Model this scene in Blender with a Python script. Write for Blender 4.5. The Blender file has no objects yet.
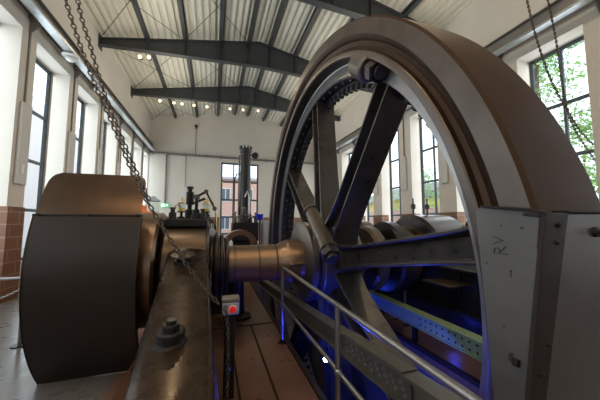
import bpy, bmesh, math, random
from math import sin, cos, pi, radians as R, atan2, hypot, sqrt
from mathutils import Vector as V, Matrix
random.seed(7)
SC = bpy.context.scene
COL = SC.collection

# ------------------------------------------------------------------ materials
def new_mat(name):
    m = bpy.data.materials.new(name); m.use_nodes = True
    nt = m.node_tree
    return m, nt, nt.nodes['Principled BSDF']

def metal(name, c1, c2, metallic=.6, rough=.4, scale=3.0, rvar=.12, bump=.0, bscale=60, c3=None):
    """worn painted / bare metal: two colours mixed by noise, varying gloss"""
    m, nt, b = new_mat(name)
    tc = nt.nodes.new('ShaderNodeTexCoord')
    n = nt.nodes.new('ShaderNodeTexNoise'); n.inputs['Scale'].default_value = scale; n.inputs['Detail'].default_value = 6; n.inputs['Roughness'].default_value = .65
    nt.links.new(tc.outputs['Object'], n.inputs['Vector'])
    cr = nt.nodes.new('ShaderNodeValToRGB')
    cr.color_ramp.elements[0].position = .26; cr.color_ramp.elements[1].position = .70
    cr.color_ramp.elements[0].color = (*c1, 1); cr.color_ramp.elements[1].color = (*c2, 1)
    if c3:
        e = cr.color_ramp.elements.new(.92); e.color = (*c3, 1)
    nt.links.new(n.outputs['Fac'], cr.inputs['Fac']); nt.links.new(cr.outputs['Color'], b.inputs['Base Color'])
    n2 = nt.nodes.new('ShaderNodeTexNoise'); n2.inputs['Scale'].default_value = scale * 4; n2.inputs['Detail'].default_value = 5
    nt.links.new(tc.outputs['Object'], n2.inputs['Vector'])
    mr = nt.nodes.new('ShaderNodeMapRange'); mr.inputs['From Min'].default_value = .3; mr.inputs['From Max'].default_value = .7
    mr.inputs['To Min'].default_value = max(.05, rough - rvar * .5); mr.inputs['To Max'].default_value = min(1, rough + rvar * .5)
    nt.links.new(n2.outputs['Fac'], mr.inputs['Value']); nt.links.new(mr.outputs['Result'], b.inputs['Roughness'])
    b.inputs['Metallic'].default_value = metallic
    if bump:
        n3 = nt.nodes.new('ShaderNodeTexNoise'); n3.inputs['Scale'].default_value = bscale; n3.inputs['Detail'].default_value = 3
        nt.links.new(tc.outputs['Object'], n3.inputs['Vector'])
        bp = nt.nodes.new('ShaderNodeBump'); bp.inputs['Strength'].default_value = bump; bp.inputs['Distance'].default_value = .01
        nt.links.new(n3.outputs['Fac'], bp.inputs['Height']); nt.links.new(bp.outputs['Normal'], b.inputs['Normal'])
    return m

def plain(name, c, rough=.6, metallic=0., emit=None, estr=0.):
    m, nt, b = new_mat(name)
    b.inputs['Base Color'].default_value = (*c, 1); b.inputs['Roughness'].default_value = rough; b.inputs['Metallic'].default_value = metallic
    if emit:
        b.inputs['Emission Color'].default_value = (*emit, 1); b.inputs['Emission Strength'].default_value = estr
    return m

def brick(name, c1, c2, mortar, scale=1.0, bw=.5, rh=.22, ms=.012, axes='YZ', rough=.8):
    m, nt, b = new_mat(name)
    tc = nt.nodes.new('ShaderNodeTexCoord'); sp = nt.nodes.new('ShaderNodeSeparateXYZ'); cb = nt.nodes.new('ShaderNodeCombineXYZ')
    nt.links.new(tc.outputs['Object'], sp.inputs[0])
    nt.links.new(sp.outputs[axes[0]], cb.inputs['X']); nt.links.new(sp.outputs[axes[1]], cb.inputs['Y'])
    if axes == 'YZ':
        ad = nt.nodes.new('ShaderNodeMath'); ad.operation = 'ADD'
        nt.links.new(sp.outputs['Y'], ad.inputs[0]); nt.links.new(sp.outputs['X'], ad.inputs[1]); nt.links.new(ad.outputs[0], cb.inputs['X'])
    t = nt.nodes.new('ShaderNodeTexBrick')
    t.inputs['Color1'].default_value = (*c1, 1); t.inputs['Color2'].default_value = (*c2, 1); t.inputs['Mortar'].default_value = (*mortar, 1)
    t.inputs['Scale'].default_value = scale; t.inputs['Brick Width'].default_value = bw; t.inputs['Row Height'].default_value = rh
    t.inputs['Mortar Size'].default_value = ms
    nt.links.new(cb.outputs[0], t.inputs['Vector']); nt.links.new(t.outputs['Color'], b.inputs['Base Color'])
    b.inputs['Roughness'].default_value = rough
    return m

def glass_mat(name, tint=(.95, .98, 1), refl=.1):
    m = bpy.data.materials.new(name); m.use_nodes = True; nt = m.node_tree; nt.nodes.clear()
    o = nt.nodes.new('ShaderNodeOutputMaterial'); mx = nt.nodes.new('ShaderNodeMixShader')
    t = nt.nodes.new('ShaderNodeBsdfTransparent'); t.inputs[0].default_value = (*tint, 1)
    g = nt.nodes.new('ShaderNodeBsdfGlossy'); g.inputs['Roughness'].default_value = .03
    lw = nt.nodes.new('ShaderNodeLayerWeight'); lw.inputs['Blend'].default_value = .5
    pw = nt.nodes.new('ShaderNodeMath'); pw.operation = 'POWER'; pw.inputs[1].default_value = 4
    ml = nt.nodes.new('ShaderNodeMath'); ml.operation = 'MULTIPLY_ADD'; ml.inputs[1].default_value = .22; ml.inputs[2].default_value = .02
    nt.links.new(lw.outputs['Facing'], pw.inputs[0]); nt.links.new(pw.outputs[0], ml.inputs[0]); nt.links.new(ml.outputs[0], mx.inputs[0]); nt.links.new(t.outputs[0], mx.inputs[1]); nt.links.new(g.outputs[0], mx.inputs[2])
    nt.links.new(mx.outputs[0], o.inputs['Surface'])
    return m

M = {}
M['wall'] = metal('wall_plaster', (.58, .53, .46), (.64, .59, .515), 0, .85, 1.2, .05, .05, 80)
M['ceiling'] = metal('ceiling_sheet', (.62, .60, .51), (.69, .67, .58), .0, .5, .8, .08)
M['beam'] = metal('beam_paint', (.045, .05, .052), (.06, .064, .066), .1, .5, 2)
M['galv'] = metal('galvanised', (.42, .45, .46), (.62, .65, .66), .8, .38, 9)
M['railbeam'] = metal('crane_rail_paint', (.20, .18, .16), (.27, .25, .22), .2, .5, 3)
M['winframe'] = metal('window_frame', (.055, .075, .085), (.075, .095, .10), .2, .4, 3)
M['glass'] = glass_mat('window_glass')
M['rim'] = metal('wheel_rim_steel', (.125, .112, .10), (.215, .19, .17), .75, .42, 1.6, .12, .04, 50, (.17, .125, .09))
M['rimface'] = metal('rim_face_steel', (.088, .068, .055), (.15, .124, .105), .6, .40, 2.6, .14, .06, 50, (.13, .088, .062))
M['rimdark'] = metal('rim_inner_steel', (.034, .028, .025), (.052, .044, .038), .4, .5, 3)
M['flange'] = metal('gear_flange_steel', (.22, .21, .20), (.34, .33, .32), .8, .36, 3)
M['treadskin'] = metal('rim_tread_brown', (.036, .019, .010), (.058, .032, .018), 0, .62, 1.2, .08)
M['treadskin'].node_tree.nodes['Principled BSDF'].inputs['Specular IOR Level'].default_value = .15
M['groove'] = metal('rim_groove_brown', (.045, .026, .017), (.075, .043, .026), .6, .45, 2)
M['tread'] = metal('wheel_spoke_steel', (.062, .054, .048), (.10, .088, .08), .7, .32, 2.2, .12, .05, 60)
M['gear'] = metal('gear_black', (.03, .029, .028), (.055, .05, .048), .6, .5, 4)
M['shaft'] = metal('shaft_bronze_steel', (.20, .13, .085), (.28, .20, .14), .85, .36, 2.5, .1, .02, 40, (.16, .10, .06))
M['hub'] = metal('hub_steel', (.085, .068, .057), (.15, .12, .095), .75, .42, 3)
M['dark'] = metal('dark_oiled_steel', (.018, .016, .015), (.04, .035, .032), .55, .36, 3)
M['black'] = metal('black_iron', (.018, .018, .018), (.035, .034, .033), .4, .42, 4)
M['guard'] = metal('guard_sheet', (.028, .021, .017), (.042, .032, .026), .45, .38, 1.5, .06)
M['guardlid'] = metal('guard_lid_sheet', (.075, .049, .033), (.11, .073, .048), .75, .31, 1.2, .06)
M['copper'] = metal('coppery_steel', (.15, .098, .066), (.21, .142, .098), .85, .32, 1.2, .04)
M['bed'] = metal('bed_casting', (.04, .029, .021), (.115, .075, .046), .75, .28, 1.8, .1, .08, 30)
M['cap'] = metal('cap_dark_bronze', (.05, .037, .028), (.085, .062, .045), .75, .3, 1.2, .04)
M['plate'] = metal('guard_plate_grey', (.07, .066, .064), (.105, .10, .097), .35, .46, 2.5, .1, .06, 40, (.12, .10, .085))
M['platedark'] = metal('plate_edge_dark', (.018, .014, .012), (.034, .027, .023), .15, .55, 5)
M['railsteel'] = plain('handrail_steel', (.36, .35, .335), .34, .85)
M['girder'] = metal('girder_paint', (.085, .083, .068), (.14, .134, .11), .4, .5, 3.5, .1, .05, 50, (.24, .19, .13))
M['green'] = metal('green_girder_paint', (.17, .25, .13), (.26, .34, .20), .1, .5, 4, .1, .05, 50)
M['chain'] = metal('chain_steel', (.075, .058, .045), (.15, .12, .095), .8, .4, 20)
M['floor'] = metal('red_brown_floor', (.15, .083, .056), (.23, .135, .09), .2, .32, 1.3, .1, .03, 30, (.11, .065, .045))
M['concrete'] = metal('grey_concrete_floor', (.115, .108, .098), (.165, .156, .143), 0, .3, 1.5, .1, .03, 40)
M['pit'] = metal('pit_concrete', (.10, .095, .09), (.15, .14, .13), 0, .7, 2)
M['brick'] = brick('brown_brick', (.20, .098, .058), (.16, .078, .047), (.26, .19, .14), 1, .55, .27, .014)
M['whitebrick'] = brick('pale_outside_brick', (.95, .90, .86), (.92, .85, .80), (.78, .72, .68), 1, .26, .09, .012)
M['redbrick'] = brick('red_outside_brick', (.80, .42, .31), (.86, .50, .38), (.80, .62, .54), 1, .26, .085, .012, 'XZ')
M['roofgrey'] = plain('outside_roof', (.30, .27, .27), .8)
M['white'] = plain('white_paint', (.80, .80, .78), .5)
M['grey'] = metal('grey_cabinet', (.34, .36, .38), (.40, .42, .44), .2, .45, 4)
M['conduit'] = plain('conduit_grey', (.20, .185, .165), .5, .3)
M['ductbox'] = plain('duct_cover', (.56, .54, .50), .5)
M['red'] = plain('red_button', (.75, .02, .02), .3, 0, (.9, .02, .02), .35)
M['orange'] = plain('orange_case', (.85, .22, .05), .5)
M['yellow'] = plain('yellow_oil', (.85, .62, .06), .25)
M['cupglass'] = glass_mat('cup_glass', (.85, .88, .86))
M['exit'] = plain('exit_sign_green', (.10, .50, .22), .4, 0, (.25, 1, .45), .45)
M['signwhite'] = plain('sign_white', (.85, .9, .85), .4, 0, (.8, 1, .85), 1.2)
M['bulb'] = plain('warm_bulb', (1, .8, .5), .4, 0, (1, .68, .36), 9)
M['bluelamp'] = plain('blue_lamp_lens', (.1, .1, 1), .3, 0, (.05, .12, 1), 30)
M['bluecore'] = plain('blue_lamp_core', (.6, .7, 1), .3, 0, (.45, .6, 1), 120)
M['bluelens'] = plain('blue_glass_lens', (.02, .03, .35), .15, 0, (.02, .04, .8), .08)
M['paint'] = plain('black_lettering', (.01, .01, .01), .6)
M['brass'] = metal('brass', (.55, .38, .16), (.68, .50, .24), .9, .3, 8)
M['rust'] = metal('sole_plate_rust', (.11, .052, .03), (.17, .085, .05), .4, .45, 5)
M['leaf'] = metal('leaf_green', (.30, .52, .12), (.50, .70, .25), 0, .55, 1.5)
M['bark'] = metal('bark', (.13, .10, .07), (.22, .17, .12), 0, .9, 8)
M['ground'] = metal('outside_ground', (.35, .35, .32), (.45, .44, .40), 0, .9, 2)
M['ochre'] = plain('ochre_render', (.86, .62, .20), .8)
M['paneglass'] = plain('far_window_glass', (.16, .19, .22), .15)

for k_ in ('platedark', 'rimdark', 'groove', 'black'): M[k_].node_tree.nodes['Principled BSDF'].inputs['Specular IOR Level'].default_value = .18

# ------------------------------------------------------------------ mesh helper
class MB:
    def __init__(s): s.b = bmesh.new()
    def box(s, x0, x1, y0, y1, z0, z1, rot=None, about=None):
        c = [(x, y, z) for x in (x0, x1) for y in (y0, y1) for z in (z0, z1)]
        vs = [s.b.verts.new(p) for p in c]
        for f in ((0, 1, 3, 2), (4, 6, 7, 5), (0, 4, 5, 1), (2, 3, 7, 6), (0, 2, 6, 4), (1, 5, 7, 3)):
            s.b.faces.new([vs[i] for i in f])
        if rot is not None:
            bmesh.ops.rotate(s.b, cent=about or ((x0 + x1) / 2, (y0 + y1) / 2, (z0 + z1) / 2), matrix=rot, verts=vs)
        return s
    def loft(s, rings, cap=True, closed=False):
        rv = [[s.b.verts.new(p) for p in r] for r in rings]
        n = len(rv[0]); k = len(rv)
        for i in range(k if closed else k - 1):
            a, c = rv[i], rv[(i + 1) % k]
            for j in range(n):
                s.b.faces.new((a[j], a[(j + 1) % n], c[(j + 1) % n], c[j]))
        if cap and not closed:
            s.b.faces.new(rv[0][::-1]); s.b.faces.new(rv[-1])
        return s
    def cyl(s, p, q, r, r2=None, n=20, phase=0):
        p, q = V(p), V(q); d = (q - p).normalized()
        a = d.orthogonal().normalized(); c = d.cross(a)
        r2 = r if r2 is None else r2
        f = lambda o, rr: [o + a * (rr * cos(2 * pi * i / n + phase)) + c * (rr * sin(2 * pi * i / n + phase)) for i in range(n)]
        return s.loft([f(p, r), f(q, r2)])
    def tube(s, pts, r, n=8, closed=False):
        pts = [V(p) for p in pts]; rings = []; k = len(pts)
        up = None
        for i, p in enumerate(pts):
            a = pts[(i - 1) % k] if (closed or i) else p; b = pts[(i + 1) % k] if (closed or i < k - 1) else p
            d = (b - a).normalized()
            if up is None: up = d.orthogonal().normalized()
            up = (up - d * up.dot(d)).normalized()
            c = d.cross(up)
            rings.append([p + up * (r * cos(2 * pi * j / n)) + c * (r * sin(2 * pi * j / n)) for j in range(n)])
        return s.loft(rings, True, closed)
    def latheX(s, prof, yc, zc, n=48, a0=0, a1=2 * pi, closedprof=True):
        """prof: (x, r) polygon swept about the X axis through (yc, zc); angle from +Y towards +Z"""
        full = abs(a1 - a0 - 2 * pi) < 1e-6
        m = n if full else n + 1
        rings = []
        for i in range(m):
            a = a0 + (a1 - a0) * i / n
            rings.append([(x, yc + r * cos(a), zc + r * sin(a)) for x, r in prof])
        return s.loft(rings, not full, full)
    def latheZ(s, prof, xc, yc, n=24):
        rings = []
        for i in range(n):
            a = 2 * pi * i / n
            rings.append([(xc + r * cos(a), yc + r * sin(a), z) for r, z in prof])
        return s.loft(rings, False, True)
    def spin(s, prof, p, d, n=20):
        """prof: (t along d, r) list from axis to axis swept round the line p + t d"""
        p, d = V(p), V(d).normalized(); a = d.orthogonal().normalized(); c = d.cross(a)
        rings = [[p + d * t + a * (max(r, 1e-4) * cos(2 * pi * i / n)) + c * (max(r, 1e-4) * sin(2 * pi * i / n)) for i in range(n)] for t, r in prof]
        return s.loft(rings)
    def prism(s, pts, d):
        d = V(d); return s.loft([[V(p) for p in pts], [V(p) + d for p in pts]])
    def bar(s, p, q, w, h, up=(0, 0, 1)):
        p, q = V(p), V(q); d = (q - p).normalized(); u = V(up); sd = d.cross(u).normalized(); u = sd.cross(d)
        f = lambda o: [o + sd * (a * w / 2) + u * (b * h / 2) for a, b in ((-1, -1), (1, -1), (1, 1), (-1, 1))]
        return s.loft([f(p), f(q)])
    def sphere(s, c, r, sx=1, sy=1, sz=1, n=14):
        k = n // 2
        rings = []
        for i in range(k + 1):
            t = pi * i / k; rr = max(sin(t), .001)
            rings.append([(c[0] + sx * r * rr * cos(2 * pi * j / n), c[1] + sy * r * rr * sin(2 * pi * j / n), c[2] + sz * r * cos(t)) for j in range(n)])
        return s.loft(rings)
    def build(s, name, mat, parent=None, bevel=0, seg=2, smooth=35, origin=None):
        bmesh.ops.recalc_face_normals(s.b, faces=s.b.faces)
        me = bpy.data.meshes.new(name)
        if parent is not None: o = ROOT[parent.name]
        elif origin is not None: o = V(origin)
        else:
            xs = [v.co for v in s.b.verts]
            mn = V((min(v.x for v in xs), min(v.y for v in xs), min(v.z for v in xs))); mx = V((max(v.x for v in xs), max(v.y for v in xs), max(v.z for v in xs)))
            o = V(((mn.x + mx.x) / 2, (mn.y + mx.y) / 2, mn.z))
        bmesh.ops.translate(s.b, vec=-o, verts=s.b.verts)
        s.b.to_mesh(me); s.b.free()
        if smooth:
            me.polygons.foreach_set('use_smooth', [True] * len(me.polygons)); me.set_sharp_from_angle(angle=R(smooth))
        ob = bpy.data.objects.new(name, me); COL.objects.link(ob)
        ms = mat if isinstance(mat, (list, tuple)) else [mat]
        for x in ms: me.materials.append(M[x] if isinstance(x, str) else x)
        if parent is not None: ob.parent = parent
        else: ob.location = o
        ROOT[ob.name] = o
        if bevel:
            md = ob.modifiers.new('bevel', 'BEVEL'); md.width = bevel; md.segments = seg; md.limit_method = 'ANGLE'; md.angle_limit = R(40); md.harden_normals = False
        return ob
ROOT = {}
def thing(name, label, cat, loc, group=None):
    o = bpy.data.objects.new(name, None); COL.objects.link(o); o.location = loc; o.empty_display_size = .1
    ROOT[o.name] = V(loc); return tag(o, label, cat, group)
def tag(o, label=None, cat=None, group=None, kind=None):
    if label: o['label'] = label
    if cat: o['category'] = cat
    if group: o['group'] = group
    if kind: o['kind'] = kind
    return o
def struct(o): o['kind'] = 'structure'; return o
def dup(root, delta, label=None):
    r = root.copy(); COL.objects.link(r); r.location = root.location + V(delta)
    if label: r['label'] = label
    for ch in root.children:
        c = ch.copy(); COL.objects.link(c); c.parent = r
        for g in ch.children:
            d = g.copy(); COL.objects.link(d); d.parent = c
    return r
def each(name, mat, parent, shapes):
    for f in shapes: f(MB()).build(name, mat, parent)
def hexnut(mb, p, d, r, h):
    p, d = V(p), V(d).normalized()
    mb.cyl(p, p + d * h, r, n=6)
    mb.cyl(p + d * h, p + d * (h + r * .45), r * .58, n=14)
    return mb

# ------------------------------------------------------------------ camera
F = 267.; H = 1.67
z = V((0, F, 22.)).normalized(); y = V((213.5 - 300, -22., F)).normalized(); y = (y - z * y.dot(z)).normalized(); x = z.cross(y)
right = V((x.x, y.x, z.x)); up = V((x.y, y.y, z.y)); fwd = V((x.z, y.z, z.z))
cam = bpy.data.objects.new('camera', bpy.data.cameras.new('camera')); COL.objects.link(cam)
mw = Matrix((right, up, -fwd)).transposed().to_4x4(); mw.translation = V((0, 0, H)); cam.matrix_world = mw
cam.data.sensor_width = 36; cam.data.lens = F * 36 / 600; cam.data.clip_start = .05; cam.data.clip_end = 300
SC.camera = cam

# ------------------------------------------------------------------ setting
XL, XR, Y0, Y1 = -4.15, 7.6, -5.5, 19.4
EAVE, RIDGE, XM = 8.58, 9.68, 1.73
PX0, PX1, PY0, PY1 = 1.04, 2.62, .45, 7.9          # wheel pit
fl = MB()
for a in ((-.95, PX0, Y0, 13), (PX0, PX1, Y0, PY0), (PX0, PX1, PY1, 13), (PX1, 6.2, Y0, 13)):
    fl.box(a[0], a[1], a[2], a[3], -.15, 0)
# open joints between the floor plates are thin raised strips
struct(fl.build('floor', 'floor'))
fc = MB().box(-4.9, -.95, Y0, Y1 + .3, -.15, 0).box(-.95, 8.4, 13, Y1 + .3, -.15, 0).box(6.2, 8.4, Y0, 13, -.15, 0)
struct(fc.build('floor_concrete', 'concrete'))
pt = MB().box(PX0 - .12, PX0, PY0 - .12, PY1 + .12, -2.7, -.15).box(PX1, PX1 + .12, PY0 - .12, PY1 + .12, -2.7, -.15)
pt.box(PX0, PX1, PY0 - .12, PY0, -2.7, -.15).box(PX0, PX1, PY1, PY1 + .12, -2.7, -.15).box(PX0 - .12, PX1 + .12, PY0 - .12, PY1 + .12, -2.85, -2.7)
struct(pt.build('floor_pit', 'pit'))
tr = MB()
for (xa, ya, xb, yb) in ((.28, .6, .28, 4.5), (-.95, 4.52, 1.04, 4.52), (.62, 1.2, .62, 4.5), (.0, 7.2, 1.04, 7.2), (2.9, 4.0, 6.2, 4.0), (3.2, 6.4, 6.2, 6.4), (.3, 2.35, 1.04, 2.35)):
    tr.bar((xa, ya, .004), (xb, yb, .004), .022, .012)
tr.box(PX0 - .05, PX0 + .005, PY0, PY1, -.02, .03).box(PX1 - .005, PX1 + .05, PY0, PY1, -.02, .03)
struct(tr.build('trim_1', 'platedark'))

WZ0, WZ1 = .7, 6.0
def wins(first, step=2.08, gap=.55):
    out = []; k = first
    while k - step > Y0: k -= step
    while k < Y1 - .2:
        out.append((k + gap, min(k + step, Y1 - .05))); k += step
    return out
LW = wins(7.23, 2.08, .52); RW = wins(6.75, 2.05, .70)
def side_wall(name, xin, xout, W):
    s = 1 if xout > xin else -1
    mb = MB()
    def bx(xa, xb, *r): mb.box(min(xa, xb), max(xa, xb), *r)
    bx(xin, xout, Y0, Y1 + .3, WZ1, EAVE + .25)
    prev = Y0
    for a, b in W:
        bx(xin, xout, prev, a, 0, WZ1); prev = b
        bx(xin + s * .32, xout, a, b, 0, WZ0)
    bx(xin, xout, prev, Y1 + .3, 0, WZ1)
    return struct(mb.build(name, 'wall'))
side_wall('wall_left', XL, -4.68, LW); side_wall('wall_right', XR, 8.19, RW)
# gable walls
BWX0, BWX1, BWZ0, BWZ1 = .42, 3.08, .8, 5.9
def gable(mb, y0, y1, holes):
    xs = [-4.92] + [v for h in holes for v in h[:2]] + [8.37]
    for i in range(len(xs) - 1):
        a, b = xs[i], xs[i + 1]
        if i % 2 == 0: mb.box(a, b, y0, y1, 0, EAVE - .02)
        else:
            h = holes[i // 2]; mb.box(a, b, y0, y1, 0, h[2]); mb.box(a, b, y0, y1, h[3], EAVE - .02)
    mb.prism([(-4.92, y0, EAVE - .02), (8.37, y0, EAVE - .02), (XM, y0, RIDGE + .35)], (0, y1 - y0, 0))
g = MB(); gable(g, Y1, Y1 + .42, [(BWX0, BWX1, BWZ0, BWZ1)]); struct(g.build('wall_back', 'wall'))
FH = [(-2.6, -1.2, 2.0, 6.0), (4.6, 6.0, 2.0, 6.0)]
g = MB(); gable(g, Y0 - .4, Y0, FH); struct(g.build('wall_front', 'wall'))
# brick facing on the lower piers
bk = MB()
prev = Y0 + .02
for a, b in LW + [(Y1, Y1)]:
    if a > prev: bk.box(XL - .35, XL + .03, prev - (.01 if prev > Y0 + .1 else 0), a + .01, 0, 2.0)
    prev = b
struct(bk.build('trim_2', 'brick'))
bk = MB(); prev = Y0 + .02
for a, b in RW + [(Y1, Y1)]:
    if a > prev: bk.box(XR - .03, XR + .35, prev - (.01 if prev > Y0 + .1 else 0), a + .01, 0, 2.0)
    prev = b
struct(bk.build('trim_3', 'brick'))
bk = MB().box(XL, BWX0 - .06, Y1 - .03, Y1 + .02, 0, 2.0).box(BWX1 + .06, XR, Y1 - .03, Y1 + .02, 0, 2.0)
m_ = brick('brown_brick_gable', (.20, .098, .058), (.16, .078, .047), (.26, .19, .14), 1, .55, .27, .014, 'XZ')
struct(bk.build('trim_4', m_))

wn = [0]
def window(plane, u0, u1, z0, z1, pos, bars, mulls, depth=.07, fw=.075, bw=.04):
    """plane 'X': glazing at x = pos spanning y u0..u1;  'Y': at y = pos spanning x"""
    wn[0] += 1
    mb = MB()
    def bx(a, b, c, d, e=0):
        if plane == 'X': mb.box(pos - depth / 2 + e, pos + depth / 2 - e, a, b, c, d)
        else: mb.box(a, b, pos - depth / 2 + e, pos + depth / 2 - e, c, d)
    bx(u0, u0 + fw, z0, z1); bx(u1 - fw, u1, z0, z1); bx(u0 + fw, u1 - fw, z0, z0 + fw); bx(u0 + fw, u1 - fw, z1 - fw, z1)
    for zz in bars: bx(u0 + fw, u1 - fw, zz - bw, zz + bw, .006)
    for uu in mulls: bx(uu - bw * .75, uu + bw * .75, z0 + fw, z1 - fw, .003)
    w = struct(mb.build('window_%d' % wn[0], 'winframe', bevel=.006, seg=1))
    gl = MB()
    if plane == 'X': gl.box(pos - .005, pos + .005, u0 + .02, u1 - .02, z0 + .02, z1 - .02)
    else: gl.box(u0 + .02, u1 - .02, pos - .005, pos + .005, z0 + .02, z1 - .02)
    p = gl.build('pane', 'glass', w, smooth=0)
    return w
BARS = (1.98, 3.27, 4.57)
for a, b in LW: window('X', a, b, WZ0, WZ1, -4.63, BARS, ((a + b) / 2,))
for a, b in RW: window('X', a, b, WZ0, WZ1, 8.12, BARS, ((a + b) / 2,))
window('Y', BWX0, BWX1, BWZ0, BWZ1, Y1 + .22, (2.02, 3.24, 4.53), (1.30, 2.18), .1, .11, .062)
for h in FH: window('Y', h[0], h[1], h[2], h[3], Y0 - .2, (3.2, 4.5), ((h[0] + h[1]) / 2,))

# roof: trapezoidal decking, ribs running down the hall
def roofz(xx): return EAVE + (RIDGE - EAVE) * (1 - abs(xx - XM) / (XM - XL))
prof = []
P_ = .235; xx = -4.92
while xx < 8.37:
    for d, hh in ((0, 0), (.095, 0), (.12, .09), (.21, .09)):
        if xx + d < 8.37: prof.append((xx + d, roofz(xx + d) + hh))
    xx += P_
rf = MB()
low = [(a, b) for a, b in prof]; top = [(8.37, roofz(8.37) + .3), (XM, RIDGE + .3), (-4.92, roofz(-4.92) + .3)]
rf2 = rf.b
A = [rf2.verts.new((a, Y0 - .4, b)) for a, b in low]; B = [rf2.verts.new((a, Y1 + .1, b)) for a, b in low]
for i in range(len(A) - 1): rf2.faces.new((A[i], A[i + 1], B[i + 1], B[i]))
T0 = [rf2.verts.new((a, Y0 - .4, b)) for a, b in ((-4.92, roofz(-4.92) + .28), (XM, RIDGE + .28), (8.37, roofz(8.37) + .28))]
T1 = [rf2.verts.new((a, Y1 + .1, b)) for a, b in ((-4.92, roofz(-4.92) + .28), (XM, RIDGE + .28), (8.37, roofz(8.37) + .28))]
for i in range(2): rf2.faces.new((T0[i], T0[i + 1], T1[i + 1], T1[i]))
struct(rf.build('ceiling', 'ceiling', smooth=0))

# purlins (dark, along the hall) and tapered rafters across it
PX = [-2.62, -1.27, .10, 1.28, 2.18, 3.36, 4.72, 6.08]
PN = ['the one nearest the left wall', 'second from the left wall', 'third from the left wall', 'just left of the roof ridge', 'just right of the roof ridge', 'third from the right wall', 'second from the right wall', 'nearest the right wall']
for i, px in enumerate(PX):
    zt = roofz(px) - .004
    mb = MB().box(px - .07, px + .07, Y0, Y1, zt - .025, zt).box(px - .07, px + .07, Y0, Y1, zt - .17, zt - .145).box(px - .016, px + .016, Y0, Y1, zt - .15, zt - .02)
    o = mb.build('roof_purlin', 'beam', smooth=0); tag(o, 'dark steel roof purlin running down the hall, ' + PN[i], 'roof purlin', 'roof purlins', 'thing')
RN = {11.15: 'wide dark steel rafter across the hall, second in front of the back wall', 15.15: 'dark steel rafter across the hall closest to the back wall', 7.15: 'dark steel rafter crossing right above the top of the flywheel', 3.15: 'dark steel rafter overhead closest to the viewer'}
for yy, lb in RN.items():
    t = thing('roof_rafter', lb, 'roof beam', (XM, yy, 8.15), 'roof rafters'); t['kind'] = 'thing'
    zt = lambda a: roofz(a) - .165
    zb = lambda a: 8.16 + .24 * (1 - abs(a - XM) / (XM - XL))
    X_ = [XL, XM, XR]
    mb = MB(); mb.loft([[(a, yy - .012, zb(a)), (a, yy + .012, zb(a)), (a, yy + .012, zt(a)), (a, yy - .012, zt(a))] for a in X_]); mb.build('web_plate', 'beam', t, smooth=0)
    for f, nm in ((zb, 'bottom_flange'), (zt, 'top_flange')):
        mb = MB(); e = .0 if nm[0] == 'b' else -.025
        mb.loft([[(a, yy - .11, f(a) + e), (a, yy + .11, f(a) + e), (a, yy + .11, f(a) + e + .025), (a, yy - .11, f(a) + e + .025)] for a in X_]); mb.build(nm, 'beam', t, smooth=0)
    for a in PX: MB().box(a - .008, a + .008, yy - .1, yy + .1, zb(a) + .02, zt(a) - .02).build('stiffener', 'beam', t, smooth=0)
    MB().box(XL - .02, XL + .025, yy - .16, yy + .16, 8.02, 8.55).build('end_plate', 'beam', t)
# bracing rods below the deck
k = 0
for (ya, yb) in ((11.3, 15.0), (7.3, 11.0), (15.3, 19.3)):
    for (xa, xb) in ((-4.1, -1.3), (-1.3, 1.2)):
        for s in (0, 1):
            p, q = ((xa, ya), (xb, yb)) if s == 0 else ((xb, ya), (xa, yb))
            zz = .22 + .03 * s
            o = MB().tube([(p[0], p[1], roofz(p[0]) - zz), (q[0], q[1], roofz(q[0]) - zz)], .011, 6).build('bracing_rod', 'beam')
            bay = {11.3: 'between the two far rafters', 7.3: 'in the bay above the flywheel', 15.3: 'in the bay at the back wall'}[ya]
            tag(o, 'thin bracing rod %s, %s, %s' % (bay, 'beside the left wall' if xa < -2 else 'left of the ridge', 'leaning right' if s == 0 else 'leaning left'), 'bracing rod', 'roof bracing rods')

# crane runways with cable trays, brackets
def runway(side):
    s = 1 if side == 'left' else -1; xw = XL if side == 'left' else XR
    t = thing('crane_runway', 'long brown-grey crane rail beam along the %s wall above the windows' % side, 'crane rail', (xw + s * .15, 7, 6.38), 'crane rails')
    mb = MB(); c = xw + s * .17
    mb.box(c - .11, c + .11, Y0, Y1 - .05, 6.40, 6.425).box(c - .11, c + .11, Y0, Y1 - .05, 6.70, 6.725).box(c - .012, c + .012, Y0, Y1 - .05, 6.42, 6.71)
    mb.build('i_beam', 'railbeam', t, smooth=0)
    MB().box(c - .03, c + .03, Y0, Y1 - .05, 6.725, 6.78).build('rail_head', 'railbeam', t, smooth=0)
    mb = MB()
    W = LW if side == 'left' else RW
    for i in range(len(W)):
        yb = W[i][0] - .3
        mb = MB(); a, b = sorted((xw - .0 * s, xw + s * .30)); mb.box(a, b, yb - .08, yb + .08, 6.30, 6.40)
        mb.prism([(xw, yb - .012, 6.30), (xw + s * .28, yb - .012, 6.30), (xw, yb - .012, 5.98)], (0, .024, 0))
        mb.build('bracket', 'railbeam', t, smooth=0)
    ct = tag(thing('cable_tray', 'shiny galvanised cable tray hung below the %s crane rail' % side, 'cable tray', (xw + s * .30, 7, 6.20), 'cable trays'), None)
    mb = MB(); c2 = xw + s * .33
    mb.box(c2 - .10, c2 + .10, Y0, Y1 - .3, 6.245, 6.25)
    for e in (-.1, .1): mb.box(c2 + e - .004, c2 + e + .004, Y0, Y1 - .3, 6.245, 6.30)
    mb.build('tray', 'galv', ct, smooth=0)
    for e in (-.06, -.01, .05): MB().tube([(c2 + e, Y0, 6.266), (c2 + e, Y1 - .4, 6.266)], .014, 6).build('cable', 'black', ct)
runway('left'); runway('right')
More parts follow.
